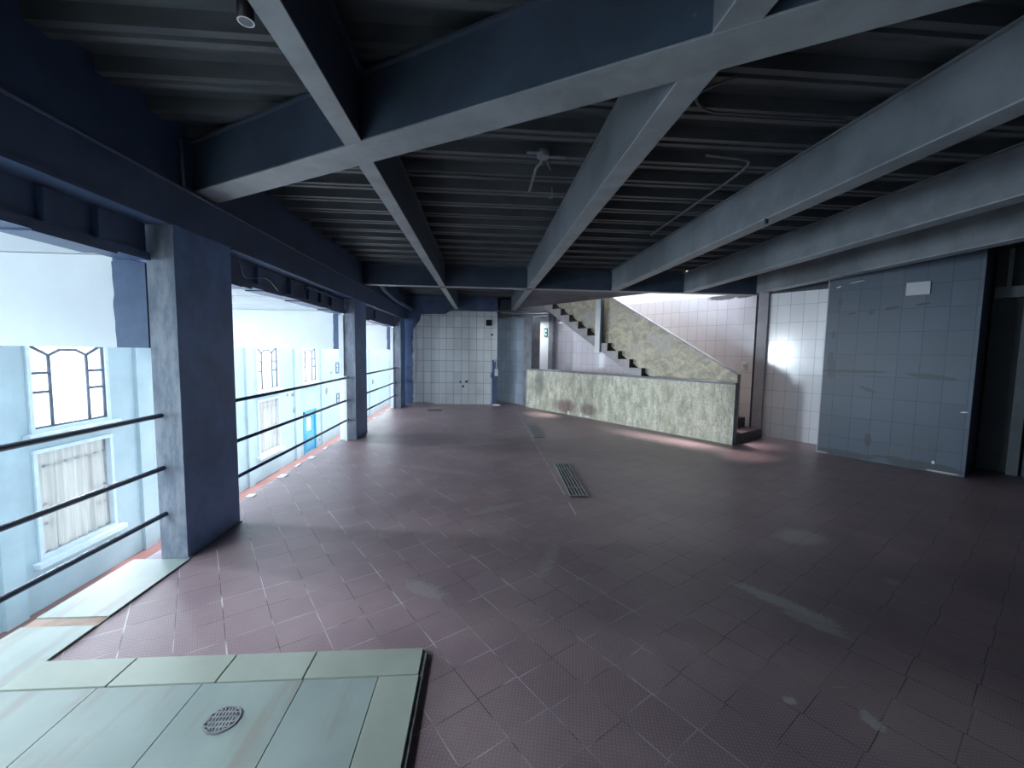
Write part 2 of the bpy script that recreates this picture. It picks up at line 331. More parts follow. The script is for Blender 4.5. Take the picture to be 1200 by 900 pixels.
# ------------------------------------------------------------------ structure: void beyond the railings
VX, VZ = -7.9, -3.3
struct('floor_lower', boxes((VX-.3, -2.2, -6, 46, VZ-.1, VZ)), M['bouncefloor'], label='floor of the storey below, made pale to bounce light up')
struct('trim_7', boxes((VX, VX+.75, -6, 46, VZ, VZ+.004)), M['redfloor'], label='red band on the lower floor along the pale blue wall')
WINS = []      # (y0, y1, z0, z1, upper?)
for y0 in (7.83, 11.53, 15.27, 19.02):
    WINS.append((y0, y0+1.60, -.10, 1.62, True))
    if y0 < 19: WINS.append((y0, y0+1.60, -2.42, -.40, False))
for y0 in (-.2, 3.8): WINS.append((y0, y0+1.6, -.10, 1.62, True)); WINS.append((y0, y0+1.6, -2.42, -.40, False))
DOOR = (19.05, 20.45, VZ, -1.38)
SMALL = [(23.3, 23.95, .12, .72), (23.3, 23.95, -1.55, -.98)]
holes = [w[:4] for w in WINS] + [DOOR] + SMALL
def wall_holes(bm, y0, y1, z0, z1, x0, x1, holes):
    ys = sorted({y0, y1, *[h[0] for h in holes], *[h[1] for h in holes]}); zs = sorted({z0, z1, *[h[2] for h in holes], *[h[3] for h in holes]})
    for a, b in zip(ys, ys[1:]):
        run = None
        for c_, d_ in zip(zs, zs[1:]):
            my, mz = (a+b)/2, (c_+d_)/2
            if any(h[0] < my < h[1] and h[2] < mz < h[3] for h in holes):
                if run: box(bm, x0, x1, a, b, *run); run = None
            else: run = (run[0], d_) if run else (c_, d_)
        if run: box(bm, x0, x1, a, b, *run)
bm = BM(); wall_holes(bm, -6, 46, VZ, 5.2, VX-.25, VX, holes)
# shallow pilasters and dado lines
for y in (7.2, 10.1, 14.55, 18.2, 21.1, 30, 36.5): box(bm, VX-.01, VX+.07, y, y+.35, VZ, 2.1)
struct('wall_left', bm, M['voidwall'], label='pale blue wall across the void')
struct('wall_void_end', boxes((VX, -2.2, 46, 46.2, VZ, 5.2)), M['voidwall'])
struct('wall_void_near', boxes((VX, -2.4, -6.2, -6, VZ, 5.2)), M['voidwall'])
struct('wall_void_inner', boxes((-2.36, -2.2, 12.9, 46, VZ, 3)), M['voidwall'])
struct('wall_void_lower', boxes((-2.36, -2.2, -6, 12.9, VZ, -.301)), M['voidwall'])
# wall scars
bm = BM()
for (y, z, a, b) in ((10.5, .55, .06, .05), (10.3, -1.6, .05, .04), (9.9, -.2, .22, .02), (18.1, -.5, .25, .10), (18.25, -1.15, .22, .22), (17.6, -.45, .1, .08), (21.9, -.7, .3, .25), (22.6, .2, .12, .1), (24.6, .3, .08, .15), (6.95, -.3, .06, .08), (7.0, -1.0, .1, .07), (20.9, -3.0, .1, .1), (31, -.9, .3, .3)):
    prism(bm, [(y+a*math.cos(k)*random.uniform(.5, 1), z+b*math.sin(k)*random.uniform(.5, 1)) for k in (0, .9, 1.8, 2.7, 3.6, 4.5, 5.4)], 'x', VX-.01, VX+.004)
struct('trim_5', bm, M['grey'], label='dark gouges in the pale blue wall')
for i, (y0, y1, z0, z1) in enumerate(SMALL):
    bm = BM(); box(bm, VX-.05, VX+.03, y0, y1, z0, z0+.05); box(bm, VX-.05, VX+.03, y0, y1, z1-.05, z1); box(bm, VX-.05, VX+.029, y0, y0+.05, z0+.05, z1-.05); box(bm, VX-.05, VX+.029, y1-.05, y1, z0+.05, z1-.05); box(bm, VX-.05, VX+.03, y0, y1, (z0+z1)/2-.02, (z0+z1)/2+.02)
    w = struct('window_%d' % (20+i), bm, M['leadbar'], label='small dark framed square window')
    obj('pane', boxes((VX-.03, VX-.02, y0+.05, y1-.05, z0+.05, z1-.05)), M['glass'], w)
num = 0
for (y0, y1, z0, z1, up) in WINS:
    num += 1
    w = bpy.data.objects.new('window_%d' % num, None); C.objects.link(w); w['kind'] = 'structure'; w.location = (VX, y0, z0)
    w['label'] = 'tall leaded window in the pale blue wall, %s row' % ('upper' if up else 'lower')
    L_, H_ = y1-y0, z1-z0; bm = BM(); fr = .07
    for b in ((-.06, .04, 0, L_, 0, fr), (-.06, .04, 0, L_, H_-fr, H_), (-.06, .039, 0, fr, fr, H_-fr), (-.06, .039, L_-fr, L_, fr, H_-fr)): box(bm, *b)
    obj('frame', bm, M['frame'], w)
    bm = BM(); box(bm, 0, .14, -.12, L_+.12, -.09, 0); obj('sill', bm, M['frame'], w)
    bm = BM(); X_ = -.02 if up else -.10; r = .028
    bmat = M['leadbar'] if up else M['lowbar']
    yl, yr = .27*L_, .73*L_; zt = H_-.34
    for yy in (yl, yr): tube(bm, [(X_, yy, fr), (X_, yy, zt)], r, 6)
    if up: tube(bm, [(X_, fr, H_-.14), (X_, yl, zt), (X_, .40*L_, H_-.24), (X_, .60*L_, H_-.24), (X_, yr, zt), (X_, L_-fr, H_-.14)], r, 6)
    if not up: tube(bm, [(X_, fr, zt), (X_, L_-fr, zt)], .03, 6)
    for fz in (.42, .62) if up else (.30, .48):
        tube(bm, [(X_, fr, fz*H_), (X_, yl, fz*H_)], r, 6); tube(bm, [(X_, yr, fz*H_), (X_, L_-fr, fz*H_)], r, 6)
    for yy in (fr+.01, L_-fr-.01): tube(bm, [(X_, yy, fr), (X_, yy, H_-fr)], r, 6)
    tube(bm, [(X_, fr, fr+.01), (X_, L_-fr, fr+.01)], r, 6)
    obj('lead_bars', bm, bmat, w)
    obj('pane', boxes((-.145, -.14, fr*.5, L_-fr*.5, fr*.5, H_-fr*.5)), M['glass'], w)
def curtain(name, y0, z0, w_, h_, label):
    bm = BM(); N = 60; rows = 10; g_ = []
    for j in range(rows+1):
        r_ = []
        for i in range(N+1):
            s_ = i/N; k = j/rows
            x = .022*math.sin(s_*2*math.pi*7+.8*math.sin(k*2)) + .010*math.sin(s_*31+k*3)
            r_.append(bm.verts.new((x, s_*w_, -k*h_)))
        g_.append(r_)
    for j in range(rows):
        for i in range(N): bm.faces.new((g_[j][i], g_[j][i+1], g_[j+1][i+1], g_[j+1][i])).smooth = True
    o = obj(name, bm, M['curtain'], None, (VX-.06, y0, z0)); tag(o, label, 'curtain', 'curtains in the lower windows')
for y0, lb in ((7.95, 'pale sheer curtain in the nearest lower window, left of the thick column'), (11.60, 'pale sheer curtain in the lower window behind the thick column'), (15.35, 'pale curtain in the lower window between the two nearest columns')):
    curtain('curtain', y0, -.46, 1.44, 1.92, lb)
# blue door
dr = bpy.data.objects.new('door_1', None); C.objects.link(dr); dr['kind'] = 'structure'; dr['label'] = 'blue panelled door at the foot of the pale wall'; dr.location = (VX, DOOR[0], VZ)
DW = DOOR[1]-DOOR[0]; DH = DOOR[3]-DOOR[2]
obj('door_frame', boxes((-.08, .03, 0, .1, 0, DH), (-.08, .03, DW-.1, DW, 0, DH), (-.08, .03, 0, DW, DH-.1, DH)), M['blue'], dr)
obj('door_leaf', boxes((-.06, -.02, .1, DW-.1, 0, 1.0), (-.06, -.02, .1, .45, 1.0, DH-.1), (-.06, -.02, DW-.45, DW-.1, 1.0, DH-.1), (-.06, -.02, .45, DW-.45, 1.6, DH-.1), (-.02, 0, .25, DW-.25, .15, .5), (-.02, 0, .25, DW-.25, .6, .9)), M['blue'], dr)
obj('pane', boxes((-.045, -.035, .45, DW-.45, 1.0, 1.6)), M['glass'], dr)

# void ceiling and transverse bulkheads
bm = BM(); box(bm, VX, -2.405, 1.5, 11.1, 2.09, 2.2)
for y in (1.9, 4.2, 5.1, 6.2, 8.2, 9.4): box(bm, VX, -2.405, y, y+.03, 2.075, 2.09)
struct('ceiling_void', bm, M['void_ceiling'], label='pale boarded ceiling over the void')
BH = ((3.0, 'white boxed bulkhead spanning the void beside the nearest thick column'), (6.98, 'white boxed bulkhead beside the second column, over the blue door'), (10.8, 'white boxed bulkhead beside the third and farthest column'))
for i, (y, lb) in enumerate(BH):
    b = thing('bulkhead', lb, 'bulkhead', (-2.36, y, 1.48), 0, 'bulkheads across the void')
    xe = -.08 if i == 0 else -.03
    xr = .125 if i == 0 else .05
    obj('boxing', boxes((VX+2.46, xe, 0, .28, 0, .605)), M['white'], b)
    bm = BM(); zz = [0]; 
    while zz[-1] < .565: zz.append(min(.566, zz[-1]+random.uniform(.03, .07)))
    left = [(xe-.012*random.random()+.004, z) for z in zz]
    prism(bm, [(xr, 0), (xr, .566)] + left[::-1], 'y', -.004, .286)
    obj('painted_end', bm, M['navy'], b)

# ------------------------------------------------------------------ left colonnade
COLS = ((3.0, .64, 'thick navy steel column nearest the camera, rubbed grey on its narrow face'), (6.98, .66, 'second navy column along the railing, with a pale strip on its left edge'), (10.79, .60, 'farthest navy column, next to the tiled back wall'))
for i, (y, dpt, lb) in enumerate(COLS):
    c_ = thing('steel_column', lb, 'column', (-2.14, y, 0), 0, 'columns along the railing')
    bm = BM(); box(bm, -.09, .09, .004, dpt, 0, 2.3); obj('shaft', bm, M['column'], c_, bevel=.006)
    bm = BM(); box(bm, -.088, .088, 0, .006, 0, 2.3); obj('front_face', bm, M['column_front'], c_)
    if i: obj('pale_strip', boxes((-.165, -.091, -.02, .06, -.0, 2.03)), M['white'], c_)
    obj('base_bead', boxes((-.085, .1, -.006, dpt+.006, 0, .012)), M['column_front'], c_)
g_ = thing('girder', 'long navy edge girder resting on the columns above the railing', 'girder', (-2.14, -3.6, 2.3))
obj('web', boxes((-.11, .09, 0, 16.5, 0, .27)), M['navy'], g_, bevel=.004)
obj('lower_flange', boxes((-.11, .10, 0, 6.58, -.012, .012), (-.11, .10, 7.26, 10.56, -.012, .012), (-.11, .10, 11.26, 14.37, -.012, .012)), M['navy'], g_)
bm = BM(); tube(bm, [(.098, 0, .262), (.1, 4, .27), (.098, 8, .262), (.1, 16.5, .265)], .012, 8); obj('pipe', bm, M['navy'], g_)
struct('wall_upper_left', boxes((-2.36, -2.07, -3.6, 15.5, 2.572, 3.05)), M['navy'], label='navy band between girder and roof deck')
sp = thing('spandrel', 'recessed navy spandrel panel hanging under the edge girder', 'spandrel', (-2.3, -3.6, 2.05))
obj('panel', boxes((-.05, .09, 0, 6.58, .03, .2375), (-.05, .09, 7.26, 10.56, .03, .2375), (-.05, .09, 11.26, 14.37, .03, .2375)), M['navy'], sp)
for (ya, yb) in ((0, 6.58), (7.26, 10.56), (11.26, 14.37)):
    pts_ = [(ya, .055)]; y = ya; lo_ = []
    while y < yb:
        z_ = random.uniform(-.012, .010); y2 = min(yb, y+random.uniform(.12, .5)); lo_ += [(y, z_), (y2, z_+random.uniform(-.004, .004))]; y = y2
    bm = BM(); prism(bm, lo_ + [(yb, .055), (ya, .055)], 'x', -.075, .115); obj('bottom_chord', bm, M['navy'], sp)
for y in (1.2, 2.2, 4.0, 5.1, 5.9, 6.2, 7.9, 8.6, 9.1, 9.5, 9.9, 11.5, 12.4):
    obj('stiffener', boxes((.09, .125, y, y+.06, .056, .225)), M['navy'], sp)
bm = BM(); tube(bm, arc([(-2.17, 5.35, 2.12), (-2.16, 5.35, 2.24), (-2.16, 5.6, 2.24), (-2.16, 6.6, 2.23)], .05), .012, 8)
tag(obj('bent_conduit', bm, M['navy']), 'thin bent conduit under the girder between first and second columns', 'conduit')
bm = BM(); tube(bm, arc([(-2.03, 3.66, 2.26), (-2.02, 3.72, 2.2), (-2.03, 3.78, 2.08), (-2.03, 3.9, 2.10), (-2.03, 4.2, 2.15), (-2.04, 4.4, 2.06)], .2), .004, 6)
tag(obj('loose_wire', bm, M['tape']), 'loose thin wire curling beside the nearest column top', 'wire')
# railings, one per bay
for (y0, y1, lb) in ((-3.6, 3.0, 'three-bar navy railing left of the nearest thick column'), (3.64, 6.98, 'three-bar navy railing between the first and second columns'), (7.64, 10.79, 'three-bar navy railing between the second and farthest columns'), (11.39, 12.9, 'short three-bar railing beyond the farthest column')):
    r_ = thing('railing', lb, 'railing', (-2.185, y0, 0), 0, 'guard railings along the void')
    for z in (.33, .655, 1.02):
        bm = BM(); tube(bm, [(0, 0, z), (0, (y1-y0)/2, z-.004), (0, y1-y0, z)], .016, 10); obj('bar', bm, M['rail'], r_)
    if y0 > 0:
        obj('post', boxes((-.02, .02, y1-y0-.10, y1-y0-.06, 0, 1.05)), M['white'] if y0 < 7 else M['rail'], r_)
    else:
        obj('post', boxes((-.02, .02, .10, .14, 0.012, 1.05)), M['rail'], r_)
bm = BM(); tube(bm, [(-2.06, 3.13, 2.57), (-2.06, 3.13, 2.9)], .013, 8)
tag(obj('drop_pipe', bm, M['beam']), 'short vertical pipe above the girder beside the diagonal beam end', 'pipe')
bm = BM(); tube(bm, arc([(-1.96, 8.1, 2.80), (-1.96, 8.5, 2.68), (-1.95, 9.6, 2.60), (-1.9, 11.5, 2.56)], .3), .05, 14)
tag(obj('duct_pipe', bm, M['navy']), 'fat navy pipe bending along the girder before the back wall', 'pipe')

# ------------------------------------------------------------------ roof deck
ZD = 2.95; PITCHY = .355
bm = BM(); prof = []
y = 3.99-PITCHY*22
while y < 15.6:
    prof += [(y-.062, ZD), (y-.018, ZD), (y-.012, ZD+.018), (y+.012, ZD+.018), (y+.018, ZD), (y+.062, ZD), (y+.078, ZD+.075), (y+PITCHY-.078, ZD+.075)]
    y += PITCHY
v0 = [bm.verts.new((-2.3, p[0], p[1])) for p in prof]; v1 = [bm.verts.new((12, p[0], p[1])) for p in prof]
for i in range(len(prof)-1): bm.faces.new((v0[i], v0[i+1], v1[i+1], v1[i]))
HU0, HU1, HW0, HW1 = 3.9, 9.0, 7.12, 8.42
for (p, n) in ((UW(HU0, 0), D1), (UW(HU1, 0), D1), (UW(0, HW0), WV), (UW(0, HW1), WV)):
    bmesh.ops.bisect_plane(bm, geom=bm.verts[:]+bm.edges[:]+bm.faces[:], plane_co=p, plane_no=n)
bmesh.ops.delete(bm, geom=[f for f in bm.faces if HU0 < f.calc_center_median().dot(D1) < HU1 and HW0 < f.calc_center_median().dot(WV) < HW1], context='FACES')
struct('ceiling', bm, M['deck'], label='dark ribbed steel roof deck')
# slab on top of the deck, with the same opening
bm = BM()
v = [bm.verts.new(p) for p in ((-2.3, -3.7, 3.14), (12, -3.7, 3.14), (12, 15.6, 3.14), (-2.3, 15.6, 3.14))]; bm.faces.new(v)
for (p, n) in ((UW(HU0, 0), D1), (UW(HU1, 0), D1), (UW(0, HW0), WV), (UW(0, HW1), WV)):
    bmesh.ops.bisect_plane(bm, geom=bm.verts[:]+bm.edges[:]+bm.faces[:], plane_co=p, plane_no=n)
bmesh.ops.delete(bm, geom=[f for f in bm.faces if HU0 < f.calc_center_median().dot(D1) < HU1 and HW0 < f.calc_center_median().dot(WV) < HW1], context='FACES')
r = bmesh.ops.extrude_face_region(bm, geom=bm.faces[:]); bmesh.ops.translate(bm, verts=[e for e in r['geom'] if isinstance(e, bmesh.types.BMVert)], vec=(0, 0, .12))
struct('ceiling_slab', bm, M['grey'])

# ------------------------------------------------------------------ beams
ZB = 2.60
def beam(name, label, p0, p1, width, z0=ZB, z1=ZD, mat='web_shade', lip=.012, group='steel roof beams'):
    p0, p1 = Vector((*p0, 0)), Vector((*p1, 0)); d = p1-p0; L_ = d.length; rz = math.atan2(d.y, d.x)
    o = thing(name, label, 'beam', (p0.x, p0.y, z0), rz, group); h = z1-z0; w2 = width/2
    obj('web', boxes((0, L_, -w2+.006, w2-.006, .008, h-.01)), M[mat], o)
    obj('bottom_flange', boxes((0, L_, -w2, w2, 0, .010)), M['flange_lit'], o, bevel=.002)
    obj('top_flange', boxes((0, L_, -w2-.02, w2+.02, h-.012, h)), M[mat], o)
    return o
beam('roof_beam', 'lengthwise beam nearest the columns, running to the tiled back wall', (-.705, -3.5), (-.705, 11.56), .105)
bc = beam('roof_beam', 'lengthwise beam over the middle of the floor, second from the railing', (.845, -3.5), (.845, 11.56), .13, mat='beam')
bd = beam('roof_beam', 'lengthwise beam ending above the stair wall, third from the railing', (2.36, -3.5), (2.36, 7.45), .14, mat='beam')
be = beam('roof_beam', 'lengthwise beam crossing above the dark tiled wall, fourth from the railing', (3.70, -3.5), (3.70, 7.45), .16, mat='beam')
bf = beam('roof_beam', 'rightmost lengthwise beam resting on top of the dark tiled wall', (4.98, -3.5), (4.98, 7.3), .16, mat='beam')
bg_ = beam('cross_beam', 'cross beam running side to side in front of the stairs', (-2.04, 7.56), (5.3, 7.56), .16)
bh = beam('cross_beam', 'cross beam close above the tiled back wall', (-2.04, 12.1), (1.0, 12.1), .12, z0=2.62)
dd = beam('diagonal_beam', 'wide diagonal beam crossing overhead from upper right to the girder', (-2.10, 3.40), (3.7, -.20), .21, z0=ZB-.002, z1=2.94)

# ------------------------------------------------------------------ back wall
bm = BM(); xl = -1.93; top = [(2.37, 2.56), (1.15, 2.56), (1.02, 2.53), (.95, 2.47), (.55, 2.46), (.28, 2.44), (.24, 2.34), (.12, 2.28), (.10, 2.1), (.05, 2.0)]
prism(bm, [(0.03, 0), (2.37, 0)] + top, 'y', 0, .18)
struct('wall_back', bm, M['tile_back'], loc=(-1.95, 11.60, 0), label='worn white tiled back wall')
bm = BM(); pts = [(-.16, 0), (.05, 0)]
for z in [i*.12 for i in range(1, 18)]: pts.append((.06+random.uniform(-.02, .03), z))
pts += [(.26, 2.28), (.30, 2.46), (.9, 2.48), (1.0, 2.60), (2.37, 2.60), (2.37, 2.95), (-.16, 2.95)]
prism(bm, pts, 'y', .012, .17); struct('wall_back_upper', bm, M['navy'], loc=(-1.95, 11.585, 0), label='ragged navy paint around the tiled back wall')
tag(obj('junction_box', boxes((0, .16, -.03, 0, 0, .16), (.03, .13, -.034, -.03, .03, .13)), M['black'], None, (.10, 11.60, 2.17)), 'square black box high on the white tiled back wall', 'box')
c_ = thing('switch_conduit', 'white conduit with a switch box at the right end of the back wall', 'conduit', (.40, 11.57, 0))
bm = BM(); tube(bm, [(0, 0, 1.0), (.004, 0, 1.7), (-.002, 0, 2.55)], .012, 8); obj('conduit', bm, M['pvc'], c_)
obj('switch_box', boxes((-.045, .045, -.02, .02, .80, .99)), M['pvc'], c_, bevel=.006)
bm = BM(); prism(bm, [(0, 0), (.15, 0), (.15, 1.25), (.10, 1.25), (.10, 1.18), (.07, 1.18), (.07, 1.24), (.01, 1.24), (.012, .9), (-.02, .86), (-.03, .78), (.012, .72), (.01, .1)], 'y', -.008, 0)
tag(obj('paint_strip', bm, M['navy'], None, (.27, 11.598, 0)), 'dark painted strip at the lower right end of the back wall', 'paint patch')
bm = BM(); prism(bm, [(0, 0), (.18, -.03), (.22, .06), (.12, .12), (.02, .1)], 'z', 0, .03)
tag(obj('rubble_chip', bm, M['white'], None, (.30, 11.35, 0)), 'pale mortar lump on the floor under the dark painted strip', 'rubble')
# corridor wall and hall behind
struct('wall_corridor', boxes((-3.4, 0, 0, .1, 0, 2.42)), M['tile_grey'], loc=UW(8.92, 7.2), rz=RZN, label='blue-grey tiled corridor wall')
for ob in [bpy.data.objects['wall_corridor']]: pass
struct('wall_far', boxes((-2.2, 12, 15.3, 15.5, 0, 3.1)), M['darkwall'])

# ------------------------------------------------------------------ stair walls (local frame: x = -D1, y = +WV)
# tiled wall behind the stair
def loc_(u, w, z=0): return UW(u, w, z)
struct('wall_stair', boxes((-8.3, 0, 0, .15, 0, 2.66)), M['tile_stair'], loc=loc_(3.95, 8.40), rz=RZN, label='glossy pale mauve tiled wall behind the stair')
struct('wall_stair_upper', boxes((-8.3, 0, 0, .15, 2.66, 3.4)), M['white'], loc=loc_(3.95, 8.40), rz=RZN, label='white plaster above the stair wall tiles')
struct('wall_stair_end', boxes((-.34, 0, 0, .2, 0, 2.95)), M['tile_stair'], loc=loc_(3.60, 8.35), rz=RZN)
bm = BM(); box(bm, 0, .17, -.06, .12, 0, 2.95); cc = obj('wall_pier', bm, M['pier'], None, loc_(3.54, 8.35), RZN, bevel=.004)
tag(cc, 'slim grey pier between the stair wall and the white tiled wall', 'column')
struct('wall_right', boxes((0, 1.27, 0, .15, 0, 2.62)), M['tile_white'], loc=loc_(3.41, 8.35), rz=RZN, label='glossy white tiled wall right of the stair')
struct('wall_right_upper', boxes((0, 1.2, -.01, .15, 2.60, 2.95)), M['darkwall'], loc=loc_(3.41, 8.35), rz=RZN)
struct('wall_front', boxes((0, 1.57, 0, .95, 0, 2.95)), M['tile_dark'], loc=loc_(2.28, 7.66), rz=RZN, label='projecting wall of blue-grey painted tiles')
struct('trim_6', boxes((-.012, 0, .0, .75, 0, 2.75)), M['plate'], loc=loc_(2.28, 7.665), rz=RZN, label='pale edge strip of the projecting wall')
struct('wall_recess', boxes((0, 5, 0, .2, 0, 2.95)), M['darkwall'], loc=loc_(.70, 8.55), rz=RZN, label='dark recess right of the projecting wall')
fr = thing('door_jamb', 'dark metal door jamb in the recess at the right edge', 'door frame', loc_(.42, 8.35), RZN)
obj('jamb', boxes((0, .10, 0, .08, 0, 2.28)), M['beam'], fr); obj('head', boxes((-.25, 3, -.02, .10, 2.28, 2.42)), M['beam'], fr)
obj('hanger', boxes((-.16, -.12, 0, .04, 2.42, 2.9)), M['beam'], fr)
obj('leaf', boxes((.13, .95, .04, .08, 0, 2.28)), M['navy'], fr)
tag(obj('wall_plate', boxes((0, .235, -.02, 0, 0, .17)), M['plate'], None, loc_(1.41, 7.66, 2.32), RZN, bevel=.004), 'pale square plate high on the dark tiled wall', 'plate')
struct('wall_near', boxes((-2.4, 12, -3.8, -3.6, 0, 3.1)), M['darkwall'])
struct('wall_side', boxes((11.8, 12, -3.6, 15.3, 0, 3.1)), M['darkwall'])
sw = thing('light_switch', 'small pale light switch on the wall right of the stair', 'switch', loc_(3.76, 8.348, 1.22), RZN)
obj('plate', boxes((-.04, .055, -.012, 0, 0, .135)), M['pvc'], sw, bevel=.003); obj('rocker', boxes((-.015, .03, -.018, -.012, .035, .10)), M['plate'], sw)

# ------------------------------------------------------------------ parapet beside the stair
pw = thing('parapet_wall', 'low streaked weathered parapet wall in front of the stair', 'parapet', loc_(8.74, 7.03), RZN)
PL = 5.46
obj('wall_body', boxes((0, PL, .004, .12, 0, 1.0)), M['parapet'], pw)
obj('coping', boxes((-.0, PL+.005, -.004, .128, 1.0, 1.035)), M['grey'], pw, bevel=.004)
obj('end_face', boxes((PL, PL+.006, .004, .12, 0, 1.0)), M['grey'], pw)

# ------------------------------------------------------------------ staircase
st = thing('staircase', 'concrete stair rising leftwards behind the streaked parapet', 'stairs', loc_(3.27, 7.15), RZ)
# parent frame: local x along +D1, local y = -WV
run, rise, ns = .30, .17, 16
xk = lambda k: (0, .30)[k] if k < 2 else .13+k*run
pts = []
for k in range(ns):
    pts += [(xk(k), k*rise), (xk(k), (k+1)*rise)]
pts += [(xk(ns), ns*rise), (xk(ns), ns*rise-.13), (.30, 0)]
bm = BM(); prism(bm, pts, 'y', -.95, 0)
bm.normal_update()
for f in bm.faces:
    c0 = f.calc_center_median(); nn = f.normal
    if abs(nn.x) > .99 and c0.x < xk(ns)-.01: f.material_index = 1
    elif abs(nn.z) > .99 and c0.z > .1: f.material_index = 2
obj('flight', bm, [M['stairside'], M['riser'], M['tread']], st)
# balustrade on the far side
bm = BM(); sl = .56; x0 = .10; xe = xk(ns)
prism(bm, [(x0, .20), (x0, 1.14), (xe, 1.14+sl*(xe-x0)), (xe, .15+sl*(xe-x0)), (x0+.3, .20)], 'y', -.24, -.13)
bal = obj('balustrade', bm, M['balustrade'], st)
bm = BM(); prism(bm, [(x0-.005, 1.14), (x0-.005, 1.155), (xe, 1.155+sl*(xe-x0)), (xe, 1.14+sl*(xe-x0))], 'y', -.245, -.125)
obj('balustrade_cap', bm, M['grey'], st)
bm = BM(); box(bm, 3.03, 3.17, .005, .03, 1.50, 2.66, 0); box(bm, 3.0, 3.03, -.06, .02, 1.50, 2.66, 1)
obj('hanger_post', bm, [M['pvc'], M['darkwall']], st)
# soffit slab in front of the stair opening
bm = BM(); a_ = UW(9.6, 7.12); b_ = UW(0, 7.12)
def at_w(Y=None, X=None, w=7.12):
    if Y is not None: return ((w-Y*math.sin(A33))/math.cos(A33), Y)
    return (X, (w-X*math.cos(A33))/math.sin(A33))
p1 = at_w(Y=7.65); p2 = at_w(X=.93)
prism(bm, [(.93, 7.65), p1, p2], 'z', 2.665, 2.94)
struct('ceiling_soffit', bm, M['soffit'], label='flat grey soffit beside the stair opening')
# far pier and pale posts beyond the parapet
tag(obj('wall_pier', boxes((-.34, 0, 0, .30, 0, 2.42)), M['grey'], None, loc_(8.72, 7.17), RZN, bevel=.004), 'grey rendered pier at the far end of the streaked parapet', 'column')
tag(obj('wall_pier', boxes((0, .19, -.12, 0, 0, 2.66)), M['grey'], None, loc_(9.30, 8.40), RZN, bevel=.004), 'narrow grey pier beside the little green sign', 'column')
struct('wall_passage', boxes((0, .55, -.05, 0, 0, 2.5)), M['white'], loc=loc_(9.86, 8.40), rz=RZN)
sg = thing('exit_sign', 'small green sign on the white wall by the passage', 'sign', loc_(9.56, 8.345, 1.93), RZN)
obj('plate', boxes((0, .15, -.012, 0, 0, .26)), M['green'], sg)
obj('pictogram', boxes((.03, .12, -.015, -.012, .15, .21), (.05, .13, -.015, -.012, .04, .08), (.03, .06, -.015, -.012, .09, .13)), M['pvc'], sg)
# hanging pipes over the passage
bm = BM()
for (a0, b0, r0) in (((.50, 11.5, 2.54), (1.75, 11.3, 2.50), .02), ((.6, 12.1, 2.46), (1.78, 11.4, 2.55), .014), ((.9, 11.9, 2.47), (1.8, 11.6, 2.46), .03)):
    a0, b0 = Vector(a0), Vector(b0); tube(bm, [a0, (a0+b0)/2+Vector((0, 0, -.02)), b0], r0, 8)
tag(obj('pipe_cluster', bm, M['tape']), 'bunch of thin pipes hanging over the dark passage', 'pipes')
struct('ceiling_passage', boxes((.5, 4.4, 11.65, 15.2, 2.62, 2.9)), M['darkwall'])

# ------------------------------------------------------------------ tiled platform at the front with round drain
pf = thing('tiled_platform', 'low pale green tiled platform in the lower left corner', 'platform', (-.27, 1.98, 0))
X0, X1, Y1, YB = -2.03, -.27, 1.98, -1.2
obj('edge', boxes((X0+.27, .016, YB-Y1, -.002, 0, .024)), M['grout'], pf)
g_ = .0035; bm = BM()
xs = [X0, -1.60, -1.15, -.78, X1]
for a, b in zip(xs, xs[1:]): box(bm, a+g_-X1, b-g_-X1, -.17+g_, 0, .004, .034)
ysr = [-.17, -.62, -1.07, -1.52, -1.97, -2.42, -2.87, YB-Y1]
for a, b in zip(ysr, ysr[1:]): box(bm, -.18+g_, 0, b+g_, a-g_, .004, .034)
obj('border_tiles', bm, M['bordertile'], pf, bevel=.002)
DC = (-1.005, 1.615); bm = BM(); xs = [X0, -1.63, -1.20, -.775, -.45]
rows = [(-.17, -1.25), (-1.25, -2.3), (-2.3, YB-Y1)]
for a, b in zip(xs, xs[1:]):
    for (r1, r0) in rows: box(bm, a+g_*.6-X1, b-g_*.6-X1, r0+g_*.6, r1-g_, .004, .031)
obj('field_tiles', bm, M['paletile'], pf)
dn = thing('round_drain', 'round slotted metal floor drain in the pale green platform', 'drain', (DC[0], DC[1], .031), .0)
R_ = .066
bm = BM(); cyl(bm, (0, 0, 0), R_, .003, seg=40); obj('rim', bm, M['steel'], dn)
bm = BM(); cyl(bm, (0, 0, .0031), R_-.010, .0012, seg=36); obj('cup', bm, M['dark'], dn)
bm = BM()
for i in range(-4, 5):
    x = i*.0125; hh = math.sqrt(max(0, (R_-.009)**2-x*x)); box(bm, x-.0036, x+.0036, -hh, hh, .0032, .0062)
for yv in (-.034, -.012, .012, .034): hh = math.sqrt((R_-.009)**2-yv*yv); box(bm, -hh, hh, yv-.0032, yv+.0032, .0032, .0060)
k_ = 40; ro = [bm.verts.new(((R_-.002)*math.cos(2*math.pi*i/k_), (R_-.002)*math.sin(2*math.pi*i/k_), .0062)) for i in range(k_)]; ri = [bm.verts.new(((R_-.014)*math.cos(2*math.pi*i/k_), (R_-.014)*math.sin(2*math.pi*i/k_), .0062)) for i in range(k_)]
for i in range(k_): bm.faces.new((ro[i], ro[(i+1) % k_], ri[(i+1) % k_], ri[i]))
obj('grate', bm, M['steel'], dn)

